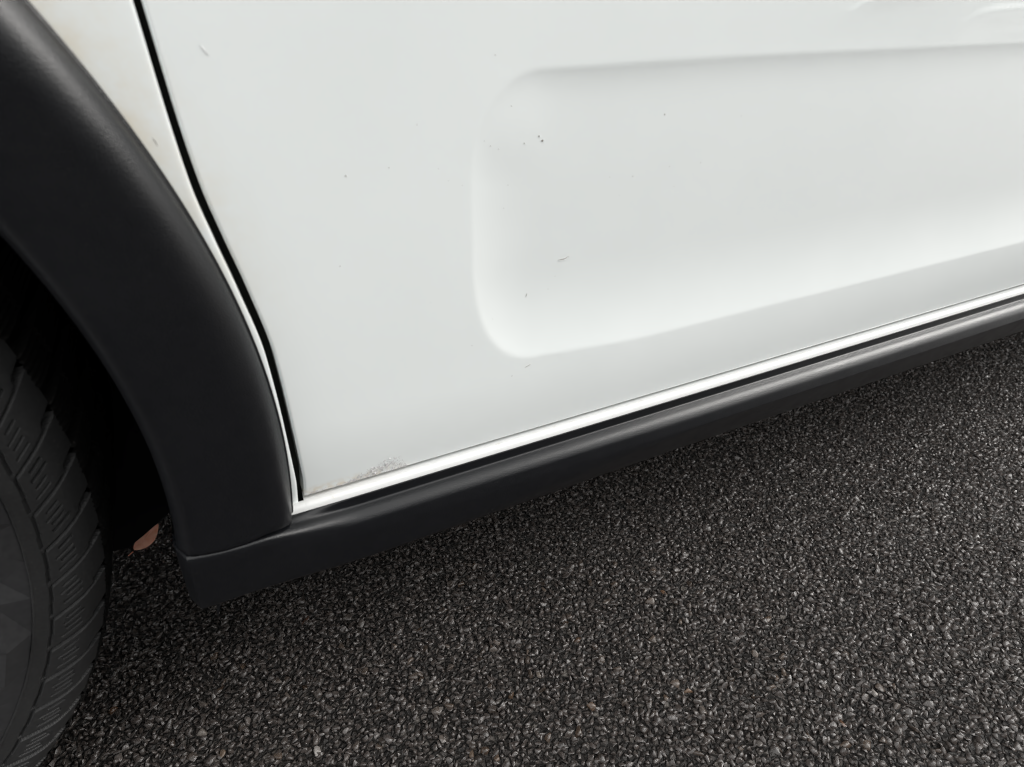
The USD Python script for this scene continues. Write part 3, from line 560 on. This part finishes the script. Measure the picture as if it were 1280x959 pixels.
for l in LA: obj('shoe', soften(bones([l[1]], 0.008) ^ m3.Manifold.cube((4, 4, 1), True).translate((0, 0, 0.506)), 0.012, 3), 'shoe_leather', PER, smooth=True)
cap_h = (ball(J(0, 0.142, 1.092), (0.084, 0.104, 0.092)) - m3.Manifold.cube((0.4, 0.2, 0.2), True).translate(tuple(J(0, 0.285, 1.02)))) - m3.Manifold.cube((0.4, 0.16, 0.2), True).translate(tuple(J(0, 0.20, 0.955)))
obj('hair', soften(cap_h, 0.008, 6), 'hair', PER, smooth=True)
for sx in (-1, 1):
    e = trimesh.creation.icosphere(2, 0.0105); e.apply_translation(J(sx * 0.031, 0.230, 1.068)); obj('eye', e, 'eye', PER, smooth=True)
e = trimesh.creation.icosphere(2, 1.0); e.vertices = e.vertices * (0.024, 0.009, 0.008) + J(0, 0.236, 1.012); obj('mouth', e, 'lip', PER, smooth=True)

# ------------------------------------------------------------------ added greenery across the road, unseen, to darken reflections in paint and black plastic
usdkit.material(stage, L + 'added_hedge_leaf', {'g': ('geometry', {}), 'r': ('rgb_ramp', {'ramp': [(0.0, (0.020, 0.034, 0.014)), (0.6, (0.040, 0.062, 0.024)), (1.0, (0.075, 0.095, 0.036))]}), 'p': (PRIN, {'roughness': 0.5})},
                [('g.random_per_island', 'r.fac'), ('r.color', 'p.base_color')], surface='p.BSDF')
rh = np.random.default_rng(5)
ADDED_HEDGE = group('hedge', label='added row of dense dark greenery, unseen, standing across the road from the car', category='hedge')
u, v = np.meshgrid(np.linspace(-9, 14, 160), np.linspace(0, 1, 40), indexing='ij')
prof_y = np.interp(v, [0, 0.40, 0.5, 0.6, 1], [-6.5, -6.35, -6.8, -7.4, -7.5]); prof_z = np.interp(v, [0, 0.40, 0.5, 0.6, 1], [0.0, 2.6, 3.1, 2.6, 0.0])
Hq = np.stack([u, prof_y, prof_z], -1); Hq += (meshkit.fbm(Hq * 1.7, 3, 4)[..., None] - 0.5) * np.array([0.4, 0.7, 0.7]) * np.clip(prof_z, 0, 0.6)[..., None] / 0.6
obj('hedge_core', grid_mesh(Hq), 'black_liner', ADDED_HEDGE, smooth=60)
pick = rh.integers(0, Hq.shape[0], 26000), rh.integers(1, 26, 26000)
Cc = Hq[pick] + rh.normal(0, 0.06, (26000, 3)); Cc[:, 2] = np.abs(Cc[:, 2]) + 0.02
e1 = rh.normal(size=(26000, 3)); e1 /= np.linalg.norm(e1, axis=1, keepdims=True); e2 = np.cross(e1, rh.normal(size=(26000, 3))); e2 /= np.linalg.norm(e2, axis=1, keepdims=True)
sz = rh.uniform(0.035, 0.085, (26000, 1))
V = np.stack([Cc - e1 * sz, Cc + e2 * sz * 0.5, Cc + e1 * sz, Cc - e2 * sz * 0.5], 1).reshape(-1, 3)
F = (np.arange(26000) * 4)[:, None, None] + np.array([[0, 1, 2], [0, 2, 3]])
obj('leaves', (V, F.reshape(-1, 3)), 'added_hedge_leaf', ADDED_HEDGE, kind='stuff')
